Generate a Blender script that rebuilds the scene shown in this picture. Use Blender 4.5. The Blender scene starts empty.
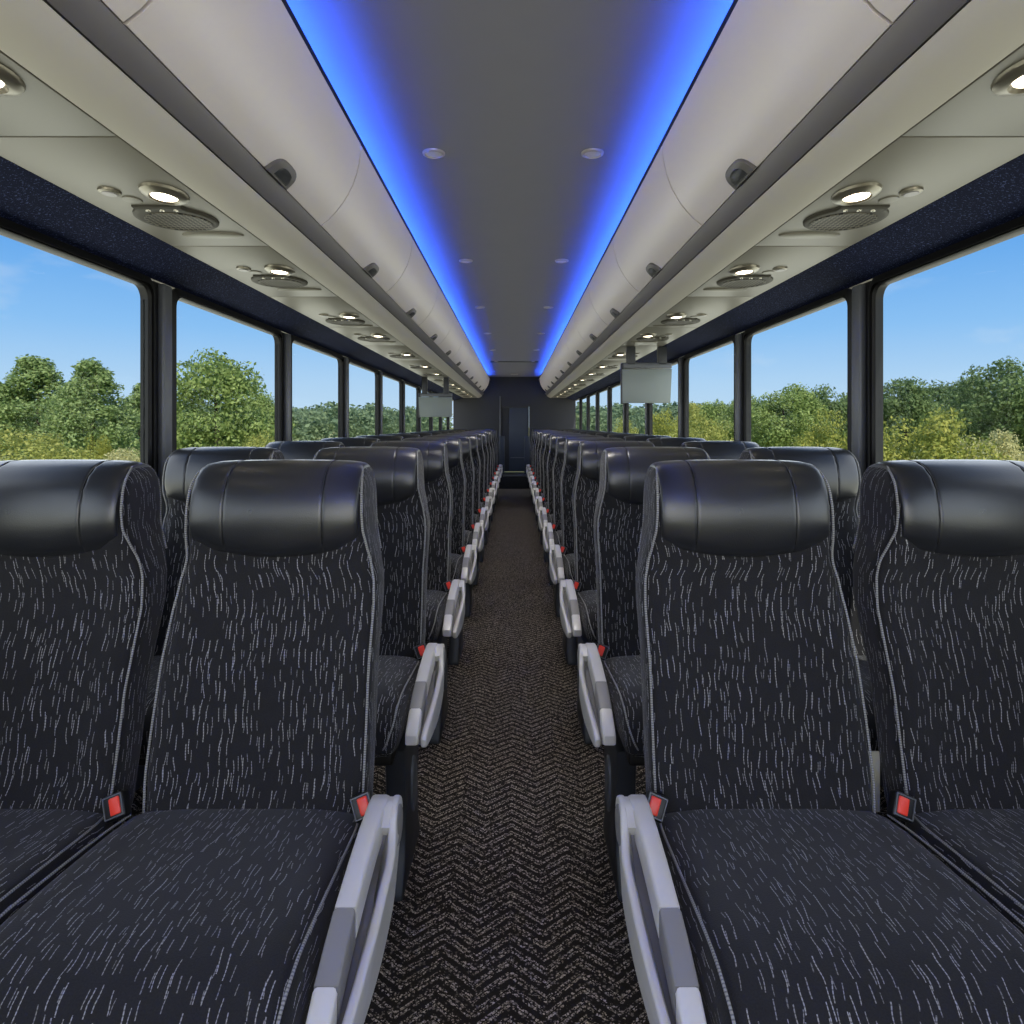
import bpy, bmesh, math, random
from mathutils import Vector, Matrix

sc = bpy.context.scene
COL = sc.collection
PI = math.pi
F = 680.0          # focal length in pixels of the 1024 frame
H = 1.22           # eye height above the coach floor
CX = 0.011         # camera x
def px2(px, py, d):
    return ((px - 515) / F * d + CX, d, H - (py - 425) / F * d)

# ------------------------------------------------------------------ helpers
class MB:
    def __init__(s): s.v = []; s.f = []; s.uv = []
    def add(s, vs, fs, uvs=None):
        b = len(s.v); s.v += [tuple(p) for p in vs]
        s.f += [tuple(b + i for i in f) for f in fs]
        s.uv += list(uvs) if uvs else [(p[0], p[1] + p[2]) for p in vs]
        return s
    def box(s, x0, x1, y0, y1, z0, z1, bev=0.0):
        bm = bmesh.new()
        bmesh.ops.create_cube(bm, size=1)
        for v in bm.verts:
            v.co = Vector(((x0 + x1) / 2 + v.co.x * (x1 - x0), (y0 + y1) / 2 + v.co.y * (y1 - y0), (z0 + z1) / 2 + v.co.z * (z1 - z0)))
        if bev: bmesh.ops.bevel(bm, geom=bm.edges[:], offset=bev, segments=3, profile=0.5, affect='EDGES')
        return s.bm(bm)
    def bm(s, bm):
        bm.verts.index_update()
        vs = [v.co.copy() for v in bm.verts]; fs = [[v.index for v in f.verts] for f in bm.faces]
        bm.free(); return s.add(vs, fs)
    def prism(s, prof, a0, a1, axis='y', bev=0.0, seg=2):
        """polygon extruded along an axis; prof is (x,z) for y, (y,z) for x, (x,y) for z"""
        bm = bmesh.new()
        mk = {'y': lambda p, a: (p[0], a, p[1]), 'x': lambda p, a: (a, p[0], p[1]), 'z': lambda p, a: (p[0], p[1], a)}[axis]
        A = [bm.verts.new(mk(p, a0)) for p in prof]; B = [bm.verts.new(mk(p, a1)) for p in prof]
        n = len(prof); caps = [bm.faces.new(A), bm.faces.new(B[::-1])]
        for i in range(n): bm.faces.new((A[i], B[i], B[(i + 1) % n], A[(i + 1) % n]))
        bmesh.ops.recalc_face_normals(bm, faces=bm.faces[:])
        if bev:
            es = {e for c in caps for e in c.edges}
            bmesh.ops.bevel(bm, geom=list(es), offset=bev, segments=seg, profile=0.5, affect='EDGES')
        return s.bm(bm)
    def loft(s, rings, cap=True, uvs=None, closed=True):
        b = len(s.v); n = len(rings[0]); vs = [p for r in rings for p in r]; fs = []
        for i in range(len(rings) - 1):
            for j in range(n if closed else n - 1):
                k = (j + 1) % n
                fs.append((i * n + j, i * n + k, (i + 1) * n + k, (i + 1) * n + j))
        if cap:
            fs.append(tuple(range(n))[::-1]); L = (len(rings) - 1) * n
            fs.append(tuple(L + j for j in range(n)))
        return s.add(vs, fs, [u for r in uvs for u in r] if uvs else None)
    def tube(s, pts, r, n=8, cap=True):
        pts = [Vector(p) for p in pts]; rings = []; uvs = []; L = 0
        ref = Vector((0.31, 0.17, 0.93)).normalized()
        for i, p in enumerate(pts):
            t = (pts[min(i + 1, len(pts) - 1)] - pts[max(i - 1, 0)]).normalized()
            a = t.cross(ref).normalized(); c = t.cross(a)
            if i: L += (pts[i] - pts[i - 1]).length
            rr = r[i] if isinstance(r, (list, tuple)) else r
            rings.append([p + a * rr * math.cos(2 * PI * k / n) + c * rr * math.sin(2 * PI * k / n) for k in range(n)])
            uvs.append([(k / n, L) for k in range(n)])
        return s.loft(rings, cap, uvs)
    def lathe(s, prof, c, axis='z', n=32, sx=1.0, sy=1.0):
        """prof: (radius, height) pairs about c"""
        rings = []
        for r, h in prof:
            ring = []
            for k in range(n):
                a = 2 * PI * k / n; u, w = r * math.cos(a) * sx, r * math.sin(a) * sy
                ring.append((c[0] + u, c[1] + w, c[2] + h) if axis == 'z' else (c[0] + h, c[1] + u, c[2] + w))
            rings.append(ring)
        return s.loft(rings, True)
    def build(s, name, mat, parent=None, m=1, smooth=38, loc=None):
        me = bpy.data.meshes.new(name)
        vs = [(p[0] * m, p[1], p[2]) for p in s.v]
        me.from_pydata(vs, [], [f[::-1] for f in s.f] if m < 0 else s.f)
        uvl = me.uv_layers.new(name='UVMap')
        for l in me.loops: uvl.data[l.index].uv = s.uv[l.vertex_index]
        bm = bmesh.new(); bm.from_mesh(me); bmesh.ops.recalc_face_normals(bm, faces=bm.faces[:]); bm.to_mesh(me); bm.free()
        me.materials.append(mat)
        if smooth:
            me.polygons.foreach_set('use_smooth', [True] * len(me.polygons))
            me.set_sharp_from_angle(angle=math.radians(smooth))
        o = bpy.data.objects.new(name, me); COL.objects.link(o)
        if parent: o.parent = parent
        if loc: o.location = loc
        return o

def empty(name, loc):
    o = bpy.data.objects.new(name, None); COL.objects.link(o); o.location = loc; o.empty_display_size = 0.1
    return o
def tag(o, label, cat, group=None, kind=None):
    o['label'] = label; o['category'] = cat
    if group: o['group'] = group
    if kind: o['kind'] = kind
    return o
def struct(o, label, cat='structure'):
    return tag(o, label, cat, kind='structure')
def copy_tree(o, parent=None):
    c = o.copy(); COL.objects.link(c)
    if parent: c.parent = parent
    for ch in list(o.children): copy_tree(ch, c)
    return c
ORD = ['front', 'second', 'third', 'fourth', 'fifth', 'sixth', 'seventh', 'eighth', 'ninth', 'tenth', 'eleventh', 'twelfth', 'thirteenth', 'fourteenth']
def lerp_table(tab, z):
    if z <= tab[0][0]: return tab[0][1:]
    for a, b in zip(tab, tab[1:]):
        if z <= b[0]:
            t = (z - a[0]) / (b[0] - a[0]); t2 = t
            return tuple(a[i] + (b[i] - a[i]) * t2 for i in range(1, len(a)))
    return tab[-1][1:]
def sgnpow(c, e): return math.copysign(abs(c) ** e, c)
def catmull(pts, n=6):
    pts = [Vector(p) for p in pts]; out = []
    for i in range(len(pts) - 1):
        p0, p1, p2, p3 = pts[max(i - 1, 0)], pts[i], pts[i + 1], pts[min(i + 2, len(pts) - 1)]
        for k in range(n):
            t = k / n
            out.append(0.5 * ((2 * p1) + (p2 - p0) * t + (2 * p0 - 5 * p1 + 4 * p2 - p3) * t * t + (3 * p1 - p0 - 3 * p2 + p3) * t ** 3))
    out.append(pts[-1]); return out

# ------------------------------------------------------------------ materials
def srgb(r, g, b):
    f = lambda c: (c / 255) / 12.92 if c / 255 <= 0.04045 else ((c / 255 + 0.055) / 1.055) ** 2.4
    return (f(r), f(g), f(b), 1)
class NT:
    def __init__(s, name):
        s.m = bpy.data.materials.new(name); s.m.use_nodes = True; s.t = s.m.node_tree
        s.bsdf = s.t.nodes['Principled BSDF']; s.out = s.t.nodes['Material Output']
    def n(s, typ, **kw):
        x = s.t.nodes.new(typ)
        for k, v in kw.items(): setattr(x, k, v)
        return x
    def link(s, a, b): s.t.links.new(a, b)
    def math(s, op, a, b=None, c=None, clamp=False):
        x = s.n('ShaderNodeMath', operation=op); x.use_clamp = clamp
        for i, q in enumerate((a, b, c)):
            if q is None: continue
            if isinstance(q, (int, float)): x.inputs[i].default_value = q
            else: s.link(q, x.inputs[i])
        return x.outputs[0]
    def mix(s, fac, a, b):
        x = s.n('ShaderNodeMix', data_type='RGBA')
        for i, q in ((0, fac), (6, a), (7, b)):
            if isinstance(q, (int, float, tuple)): x.inputs[i].default_value = q
            else: s.link(q, x.inputs[i])
        return x.outputs[2]
    def noise(s, vec, scale, detail=2, rough=0.5):
        x = s.n('ShaderNodeTexNoise'); x.inputs['Scale'].default_value = scale
        x.inputs['Detail'].default_value = detail; x.inputs['Roughness'].default_value = rough
        if vec is not None: s.link(vec, x.inputs['Vector'])
        return x.outputs['Fac']
    def comb(s, x, y, z=0.0):
        c = s.n('ShaderNodeCombineXYZ')
        for i, q in enumerate((x, y, z)):
            if isinstance(q, (int, float)): c.inputs[i].default_value = q
            else: s.link(q, c.inputs[i])
        return c.outputs[0]
    def white(s, vec):
        w = s.n('ShaderNodeTexWhiteNoise', noise_dimensions='3D'); s.link(vec, w.inputs['Vector']); return w.outputs['Value']
    def bump(s, h, strength=0.2, dist=0.002):
        b = s.n('ShaderNodeBump'); b.inputs['Strength'].default_value = strength; b.inputs['Distance'].default_value = dist
        s.link(h, b.inputs['Height']); s.link(b.outputs[0], s.bsdf.inputs['Normal'])
def plain(name, rgb, rough=0.5, metal=0.0, bump=None, var=0.0, spec=0.5, coat=0.0):
    t = NT(name); c = srgb(*rgb)
    t.bsdf.inputs['Roughness'].default_value = rough; t.bsdf.inputs['Metallic'].default_value = metal
    t.bsdf.inputs['Specular IOR Level'].default_value = spec; t.bsdf.inputs['Coat Weight'].default_value = coat
    co = t.n('ShaderNodeTexCoord').outputs['Object']
    if var:
        n = t.noise(co, 9, 4)
        t.link(t.mix(n, tuple(x * (1 - var) for x in c[:3]) + (1,), tuple(min(1, x * (1 + var)) for x in c[:3]) + (1,)), t.bsdf.inputs['Base Color'])
    else: t.bsdf.inputs['Base Color'].default_value = c
    if bump: t.bump(t.noise(co, bump[0], 3), bump[1], bump[2])
    return t.m
def emit(name, rgb, strength):
    t = NT(name); t.bsdf.inputs['Base Color'].default_value = srgb(*rgb)
    t.bsdf.inputs['Emission Color'].default_value = srgb(*rgb); t.bsdf.inputs['Emission Strength'].default_value = strength
    return t.m

def fabric_mat():
    t = NT('seat_moquette')
    uv = t.n('ShaderNodeTexCoord').outputs['UV']
    sp = t.n('ShaderNodeSeparateXYZ'); t.link(uv, sp.inputs[0]); u, v = sp.outputs[0], sp.outputs[1]
    info = t.n('ShaderNodeObjectInfo').outputs['Random']
    u = t.math('ADD', u, t.math('MULTIPLY', info, 3.7)); v = t.math('ADD', v, t.math('MULTIPLY', info, 1.9))
    def layer(cw, cl, keep, width, wob, seed):
        wv = t.comb(t.math('MULTIPLY', u, 22.0), t.math('MULTIPLY', v, 16.0), seed)
        w = t.math('MULTIPLY', t.math('SUBTRACT', t.noise(wv, 1.0, 1), 0.5), wob)
        uu = t.math('DIVIDE', t.math('ADD', u, w), cw)
        col = t.math('FLOOR', uu); fu = t.math('FRACT', uu)
        rc = t.white(t.comb(col, seed, 0.5)); rw = t.white(t.comb(col, seed, 7.5))
        vv = t.math('ADD', t.math('DIVIDE', v, cl), t.math('MULTIPLY', rc, 9.0))
        cell = t.math('FLOOR', vv); fv = t.math('FRACT', vv)
        h1 = t.white(t.comb(col, cell, seed + 1)); h2 = t.white(t.comb(col, cell, seed + 2)); h3 = t.white(t.comb(col, cell, seed + 3))
        cen = t.math('ADD', 0.25, t.math('MULTIPLY', h3, 0.5))
        line = t.math('LESS_THAN', t.math('ABSOLUTE', t.math('SUBTRACT', fu, cen)), width / cw / 2)
        ln = t.math('LESS_THAN', fv, t.math('ADD', 0.35, t.math('MULTIPLY', h2, 0.6)))
        ex = t.math('LESS_THAN', h1, keep)
        dots = t.math('ADD', 0.45, t.math('MULTIPLY', t.math('GREATER_THAN', t.math('FRACT', t.math('DIVIDE', v, 0.0052)), 0.35), 0.55))
        return t.math('MULTIPLY', t.math('MULTIPLY', t.math('MULTIPLY', line, ln), ex), t.math('MULTIPLY', dots, t.math('ADD', 0.45, t.math('MULTIPLY', h2, 0.55))))
    a = layer(0.0118, 0.038, 0.66, 0.0014, 0.016, 1.0)
    b = layer(0.0145, 0.030, 0.46, 0.0013, 0.020, 31.0)
    f = t.math('MAXIMUM', a, b)
    uv2 = t.comb(u, v)
    fine = t.noise(uv2, 420, 2); big = t.noise(uv2, 30, 2)
    base = t.mix(t.math('ADD', t.math('MULTIPLY', fine, 0.7), t.math('MULTIPLY', big, 0.3)), srgb(14, 14, 15), srgb(43, 42, 44))
    t.link(t.mix(f, base, srgb(156, 155, 157)), t.bsdf.inputs['Base Color'])
    t.bsdf.inputs['Roughness'].default_value = 0.9; t.bsdf.inputs['Specular IOR Level'].default_value = 0.2
    t.bsdf.inputs['Sheen Weight'].default_value = 0.12; t.bsdf.inputs['Sheen Roughness'].default_value = 0.5
    t.bump(t.math('ADD', fine, t.math('MULTIPLY', f, 0.6)), 0.35, 0.001)
    return t.m
def piping_mat():
    t = NT('stitched_piping'); uv = t.n('ShaderNodeTexCoord').outputs['UV']
    sp = t.n('ShaderNodeSeparateXYZ'); t.link(uv, sp.inputs[0])
    st = t.math('GREATER_THAN', t.math('FRACT', t.math('DIVIDE', sp.outputs[1], 0.0045)), 0.4)
    t.link(t.mix(st, srgb(96, 96, 98), srgb(140, 139, 136)), t.bsdf.inputs['Base Color'])
    t.bsdf.inputs['Roughness'].default_value = 0.7
    return t.m
def carpet_mat():
    t = NT('herringbone_carpet'); co = t.n('ShaderNodeTexCoord').outputs['Object']
    sp = t.n('ShaderNodeSeparateXYZ'); t.link(co, sp.inputs[0]); x, y = sp.outputs[0], sp.outputs[1]
    j = t.math('MULTIPLY', t.math('SUBTRACT', t.noise(co, 60, 2), 0.5), 0.006)
    tri = t.math('PINGPONG', t.math('ADD', t.math('ADD', x, j), 8 * 0.158), 0.079)
    v = t.math('DIVIDE', t.math('ADD', t.math('ADD', y, j), t.math('MULTIPLY', tri, 0.86)), 0.0375)
    fr = t.math('FRACT', v)
    band = t.math('LESS_THAN', fr, 0.56)
    mid = t.math('GREATER_THAN', t.math('ABSOLUTE', t.math('SUBTRACT', fr, 0.28)), 0.05)
    vo = t.n('ShaderNodeTexVoronoi'); vo.inputs['Scale'].default_value = 230; t.link(co, vo.inputs['Vector'])
    sc_ = t.n('ShaderNodeSeparateColor'); t.link(vo.outputs['Color'], sc_.inputs[0])
    loop = t.math('MULTIPLY', t.math('GREATER_THAN', sc_.outputs[0], 0.22), t.math('LESS_THAN', vo.outputs['Distance'], 0.55))
    stray = t.math('MULTIPLY', t.math('GREATER_THAN', sc_.outputs[1], 0.93), 0.35)
    f = t.math('MAXIMUM', t.math('MULTIPLY', t.math('MULTIPLY', band, mid), loop), stray)
    dark = t.mix(t.noise(co, 300, 2), srgb(20, 18, 16), srgb(52, 47, 42))
    light = t.mix(sc_.outputs[2], srgb(124, 113, 101), srgb(192, 180, 164))
    t.link(t.mix(f, dark, light), t.bsdf.inputs['Base Color'])
    t.bsdf.inputs['Roughness'].default_value = 0.95; t.bsdf.inputs['Specular IOR Level'].default_value = 0.1
    t.bump(t.math('ADD', vo.outputs['Distance'], f), 0.6, 0.003)
    return t.m
def navy_mat():
    t = NT('navy_textured_fabric'); co = t.n('ShaderNodeTexCoord').outputs['Object']
    n = t.noise(co, 260, 3, 0.7); p = t.math('GREATER_THAN', t.noise(co, 170, 2, 0.8), 0.62)
    t.link(t.mix(t.math('MULTIPLY', p, n), srgb(17, 23, 48), srgb(100, 114, 168)), t.bsdf.inputs['Base Color'])
    t.bsdf.inputs['Roughness'].default_value = 0.9; t.bsdf.inputs['Specular IOR Level'].default_value = 0.08; t.bump(n, 0.4, 0.002)
    return t.m
def leather_mat():
    t = NT('black_leather'); t.bsdf.inputs['Specular IOR Level'].default_value = 0.75; co = t.n('ShaderNodeTexCoord').outputs['Object']
    vo = t.n('ShaderNodeTexVoronoi'); vo.inputs['Scale'].default_value = 420; t.link(co, vo.inputs['Vector'])
    t.bsdf.inputs['Base Color'].default_value = srgb(32, 33, 36)
    t.link(t.math('ADD', 0.24, t.math('MULTIPLY', t.noise(co, 14, 3), 0.14)), t.bsdf.inputs['Roughness'])
    t.bump(t.math('ADD', vo.outputs['Distance'], t.math('MULTIPLY', t.noise(co, 18, 2), 0.6)), 0.08, 0.002)
    return t.m
def grille_mat():
    t = NT('perforated_grille'); co = t.n('ShaderNodeTexCoord').outputs['Object']
    sp = t.n('ShaderNodeSeparateXYZ'); t.link(co, sp.inputs[0])
    a = t.math('FRACT', t.math('DIVIDE', sp.outputs[0], 0.013)); b = t.math('FRACT', t.math('DIVIDE', sp.outputs[1], 0.017))
    d = t.math('ADD', t.math('POWER', t.math('SUBTRACT', a, 0.5), 2), t.math('POWER', t.math('SUBTRACT', b, 0.5), 2))
    t.link(t.mix(t.math('LESS_THAN', d, 0.15), srgb(96, 91, 80), srgb(9, 8, 8)), t.bsdf.inputs['Base Color']); t.bsdf.inputs['Specular IOR Level'].default_value = 0.12
    t.bsdf.inputs['Roughness'].default_value = 0.5
    return t.m
def glass_mat():
    t = NT('tinted_window_glass'); tr = t.n('ShaderNodeBsdfTransparent'); tr.inputs[0].default_value = (0.93, 0.96, 0.97, 1)
    gl = t.n('ShaderNodeBsdfGlossy'); gl.inputs['Roughness'].default_value = 0.02
    fr = t.n('ShaderNodeFresnel'); fr.inputs['IOR'].default_value = 1.3
    mx = t.n('ShaderNodeMixShader'); t.link(t.math('MULTIPLY', fr.outputs[0], 0.006), mx.inputs[0]); t.link(tr.outputs[0], mx.inputs[1]); t.link(gl.outputs[0], mx.inputs[2])
    t.link(mx.outputs[0], t.out.inputs['Surface'])
    return t.m
def leaf_mat(name, lo, hi):
    t = NT(name); g = t.n('ShaderNodeNewGeometry')
    t.link(t.mix(g.outputs['Random Per Island'], srgb(*lo), srgb(*hi)), t.bsdf.inputs['Base Color'])
    t.bsdf.inputs['Roughness'].default_value = 0.7; t.bsdf.inputs['Specular IOR Level'].default_value = 0.2
    tl = t.n('ShaderNodeBsdfTranslucent'); t.link(t.mix(0.5, srgb(*hi), srgb(*lo)), tl.inputs[0])
    mx = t.n('ShaderNodeMixShader'); mx.inputs[0].default_value = 0.4
    t.link(t.bsdf.outputs[0], mx.inputs[1]); t.link(tl.outputs[0], mx.inputs[2]); t.link(mx.outputs[0], t.out.inputs['Surface'])
    return t.m
def meadow_mat():
    t = NT('dry_meadow'); co = t.n('ShaderNodeTexCoord').outputs['Object']
    a = t.noise(co, 0.12, 4); b = t.noise(co, 2.5, 4, 0.7)
    c = t.mix(a, srgb(120, 128, 62), srgb(196, 184, 128)); t.link(t.mix(b, c, srgb(150, 152, 84)), t.bsdf.inputs['Base Color'])
    t.bsdf.inputs['Roughness'].default_value = 1.0
    return t.m

M = dict(
    fabric=fabric_mat(), piping=piping_mat(), carpet=carpet_mat(), navy=navy_mat(), leather=leather_mat(), grille=grille_mat(), glass=glass_mat(),
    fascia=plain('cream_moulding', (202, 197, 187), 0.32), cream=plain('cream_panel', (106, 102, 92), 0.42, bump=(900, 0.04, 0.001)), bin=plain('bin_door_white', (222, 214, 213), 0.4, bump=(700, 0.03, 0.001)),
    rail=plain('dark_grey_rail', (114, 110, 112), 0.35, 0.3), ceil=plain('grey_ceiling', (124, 123, 134), 0.75, var=0.03), black=plain('black_rubber', (10, 10, 11), 0.5, spec=.3),
    pillar=plain('charcoal_pillar', (26, 27, 30), 0.5, spec=.3), strip=plain('grey_cover_strip', (88, 91, 97), 0.4, 0.2), wall=plain('dark_wall_panel', (34, 37, 46), 0.7, bump=(300, .1, .001)),
    silver=plain('silver_grey_plastic', (202, 199, 193), 0.38, 0.1, bump=(600, .03, .001)), midgrey=plain('mid_grey_plastic', (132, 130, 128), 0.42, 0.1),
    frame=plain('dark_grey_steel', (52, 54, 58), 0.45, 0.3), housing=plain('black_plastic', (14, 14, 15), 0.4), red=plain('red_button', (232, 62, 44), 0.35),
    chrome=plain('satin_chrome', (170, 166, 155), 0.25, 0.8), screen=plain('grey_monitor_shell', (124, 132, 130), 0.4), dark=plain('dark_seam', (20, 19, 18), 0.7),
    back=plain('navy_rear_wall', (17, 21, 29), 0.55, bump=(200, .1, .001)), door=plain('slate_blue_door', (38, 47, 60), 0.5), webbing=plain('beige_webbing', (168, 166, 148), 0.8, bump=(500, .3, .001)),
    fixture=plain('ceiling_fixture', (176, 170, 174), 0.35, 0.3), lens=plain('frosted_lens', (196, 194, 200), 0.3),
    lamp=emit('reading_lamp_glow', (255, 238, 208), 7.0), led=emit('blue_led', (46, 97, 255), 95.0), bark=plain('bark', (74, 62, 50), 0.9, bump=(20, .5, .02)),
    meadow=meadow_mat(), shade=plain('bus_roof_skin', (70, 72, 76), 0.8),
    leaf_conifer=leaf_mat('leaf_conifer', (104, 124, 66), (180, 194, 124)), leaf_broad=leaf_mat('leaf_broad', (104, 124, 62), (178, 190, 112)),
    leaf_dark=leaf_mat('leaf_dark', (82, 102, 60), (144, 160, 98)), leaf_yellow=leaf_mat('leaf_yellow', (120, 132, 56), (198, 190, 94)), leaf_straw=leaf_mat('leaf_straw', (170, 162, 96), (228, 218, 158)),
    leaf_olive=leaf_mat('leaf_olive', (138, 144, 66), (204, 198, 112)), leaf_far_haze=leaf_mat('leaf_far_haze', (108, 126, 96), (152, 166, 122)),  # far woodland: distance haze is mixed into its leaf colours
)

# ------------------------------------------------------------------ camera
cam = bpy.data.cameras.new('camera'); co = bpy.data.objects.new('camera', cam); COL.objects.link(co)
cam.sensor_width = 36; cam.lens = 36 * F / 1024; cam.shift_x = -3 / 1024; cam.shift_y = -87 / 1024
cam.clip_start = 0.02; cam.clip_end = 2000
co.location = (CX, 0, H); co.rotation_euler = (PI / 2, 0, 0)
sc.camera = co

# ------------------------------------------------------------------ shell
Y0, YB = -1.4, 13.9
WX = 1.25
struct(MB().box(-1.3, 1.3, Y0, YB, -0.12, 0, 0).build('floor', M['carpet'], smooth=0), 'dark carpet floor with a grey herringbone zigzag running down the aisle', 'floor')
struct(MB().box(-0.60, 0.60, Y0, YB, H + 0.985, H + 1.02).build('ceiling', M['ceil'], smooth=0), 'flat dull grey ceiling panel above the aisle', 'ceiling')
struct(MB().box(-1.32, 1.32, Y0, YB, H + 1.05, H + 1.1).build('roof', M['shade'], smooth=0), 'outer roof of the coach above the ceiling and lockers', 'roof')
pillars = [1.115 + 1.29 * k for k in range(-1, 10)]
SN = {-1: 'left', 1: 'right'}
trim_no = [0]
def trim(mb, mat, m, label, smooth=38):
    trim_no[0] += 1
    return struct(mb.build('trim_%d' % trim_no[0], mat, m=m, smooth=smooth), label, 'trim')
win_no = [0]
ZT, ZS = H + 0.474, H - 0.35      # top and bottom of the glass openings
for m in (-1, 1):
    w = MB().box(WX, WX + 0.06, Y0, YB, 0, ZS - 0.03); w.box(WX - 0.03, WX, Y0, YB, ZS - 0.075, ZS - 0.03, 0.01)
    struct(w.build('wall_' + SN[m], M['wall'], m=m), 'dark lower side wall under the windows on the %s' % SN[m], 'wall')
    trim(MB().box(WX - 0.005, WX + 0.06, Y0, YB, ZT + 0.03, H + 1.06), M['wall'], m, 'dark wall above the windows on the %s, behind the lockers' % SN[m])
    # navy fabric band and cream window header
    trim(MB().prism([(1.05, .553), (1.237, .502), (1.244, .53), (1.05, .575)], Y0, YB, 'y'), M['navy'], m, 'speckled navy fabric band above the %s windows' % SN[m])
    trim(MB().prism([(1.236, .502), (1.240, .494), (1.252, .486), (1.254, .53), (1.244, .53)], Y0, YB, 'y'), M['fascia'], m, 'thin cream moulding along the top of the %s windows' % SN[m])
    # rail and curved fascia under the lockers
    trim(MB().prism([(.6205, .6455), (.6265, .6375), (.650, .6075), (.6545, .603), (.668, .612), (.634, .656)], Y0, YB, 'y'), M['rail'], m, 'dark grey grab rail along the locker bottoms on the %s' % SN[m])
    fas = [(.657, .6005), (.668, .588), (.683, .5755), (.70, .5665), (.722, .5575), (.746, .5515)]
    trim(MB().prism(fas + [(.746, .575), (.70, .59), (.67, .612)], Y0, YB, 'y'), M['fascia'], m, 'curved cream moulding between rail and service panels on the %s' % SN[m])
    trim(MB().prism([(.4860, .923), (.4885, .910), (.502, .910), (.502, .923)], Y0, YB, 'y'), M['black'], m, 'thin black edge strip along the locker tops on the %s' % SN[m])
    trim(MB().prism([(.746, .562), (1.06, .566), (1.06, .58), (.746, .58)], Y0, YB, 'y'), M['dark'], m, 'dark backing seen in the joints of the %s service panels' % SN[m])
    for o in list(COL.objects)[-7:]:
        if o.name.startswith('trim') and 'dark wall' not in o['label']: o.location.z = H
    # windows and pillars
    for k in range(len(pillars) - 1):
        a, b = pillars[k] + 0.075, pillars[k + 1] - 0.075
        b = min(b, YB - 0.05); win_no[0] += 1
        w = empty('window_%d' % win_no[0], (m * WX, (a + b) / 2, ZS))
        struct(w, '%s window from the front on the %s side, black rubber frame' % (ORD[k] if k else 'first', SN[m]), 'window')
        def rr(y0, y1, z0, z1, r, n=8):
            out = []
            for cy, cz, a0 in ((y1 - r, z1 - r, 0), (y0 + r, z1 - r, 90), (y0 + r, z0 + r, 180), (y1 - r, z0 + r, 270)):
                for i in range(n + 1):
                    t = math.radians(a0 + 90 * i / n); out.append((cy + r * math.cos(t), cz + r * math.sin(t)))
            return out
        L = (b - a) / 2; hh = ZT - ZS
        outer = rr(-L - 0.02, L + 0.02, -0.03, hh + 0.03, 0.05); step = rr(-L, L, -0.005, hh + 0.005, 0.045); inner = rr(-L + 0.020, L - 0.020, 0.018, hh - 0.004, 0.045)
        fr = MB(); ln = lambda p, x: [(x, q[0], q[1]) for q in p]
        # closed ring: outer side -> stepped face -> inner side -> back
        fr.loft([ln(outer, 0.012), ln(outer, -0.018), ln(step, -0.026), ln(step, -0.012), ln([((p[0] + q[0]) / 2, (p[1] + q[1]) / 2) for p, q in zip(step, inner)], -0.022), ln(inner, -0.014), ln(inner, 0.012), ln(outer, 0.012)], cap=False)
        fr.build('frame', M['black'], w, m=m)
        g = MB(); g.prism(rr(-L + 0.02, L - 0.02, 0.01, hh, 0.045), -0.004, 0.002, 'x'); g.build('glass', M['glass'], w, m=m, smooth=0)
    for k in range(len(pillars)):
        p = pillars[k]
        if p > YB - 0.1: continue
        o = empty('window_pillar', (m * WX, p, ZS - 0.03))
        struct(o, 'charcoal pillar with grey cover strip, %s from the front among the %s windows' % ('first' if k == 0 else ORD[k], SN[m]), 'pillar')
        MB().box(-0.012, 0.015, -0.062, 0.062, 0, hh + 0.06, 0.004).build('post', M['pillar'], o, m=m)
        MB().box(-0.036, -0.010, -0.030, 0.030, 0.02, hh + 0.05, 0.008).build('cover_strip', M['strip'], o, m=m)
        if k < 5: MB().lathe([(.009, 0), (.009, -.004), (.006, -.005)], (-0.012, 0.046, hh * 0.55), 'x', 12).build('bolt_cap', M['black'], o, m=m)

# rear wall, rear door, raised step
def pxw(px, py, d): return px2(px, py, d)
bw = MB().box(-1.25, -.275, YB, YB + .05, 0, H + 1.06); bw.box(.30, 1.25, YB, YB + .05, 0, H + 1.06); bw.box(-.275, .30, YB, YB + .05, H + .38, H + 1.06)
struct(bw.build('wall_back', M['back'], smooth=0), 'dark navy rear wall of the coach', 'wall')
d1 = empty('door_1', (-0.05, YB + .02, .262)); struct(d1, 'slate blue restroom door in the rear wall at the aisle end', 'door')
MB().box(-.06, .33, 0.015, .035, 0, 1.345, .004).build('door_panel', M['door'], d1)
MB().box(-.225, -.06, 0.03, .05, 0, 1.345).build('side_panel', M['back'], d1)
MB().box(-.255, -.235, -0.035, 0.0, 0, 1.55, .004).build('grab_bar', M['strip'], d1)
f_ = MB().box(-.23, -.215, -.01, .04, 0, 1.337); f_.box(.33, .345, -.01, .04, 0, 1.337); f_.box(-.23, .345, -.01, .04, 1.315, 1.337); f_.build('door_frame', M['housing'], d1)
MB().box(-.03, .30, -.002, .02, .28, .295).build('kick_rail', M['strip'], d1)
st = empty('step', (0, 13.0, 0)); struct(st, 'dark raised step at the rear end of the aisle', 'step')
MB().box(-.6, .6, 0, .9, 0, .26, .006).build('riser', M['back'], st); MB().box(-.22, .24, -.004, .03, .235, .265, .004).build('nosing', M['strip'], st)
for m in (-1, 1):
    trim_no[0] += 1
    o = MB().box(m * .245 - .05, m * .245 + .05, 13.3, 13.36, .26, H - .22, .01).build('trim_%d' % trim_no[0], M['door']); struct(o, 'slate blue low panel beside the rear step on the %s' % SN[m], 'partition')

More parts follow.
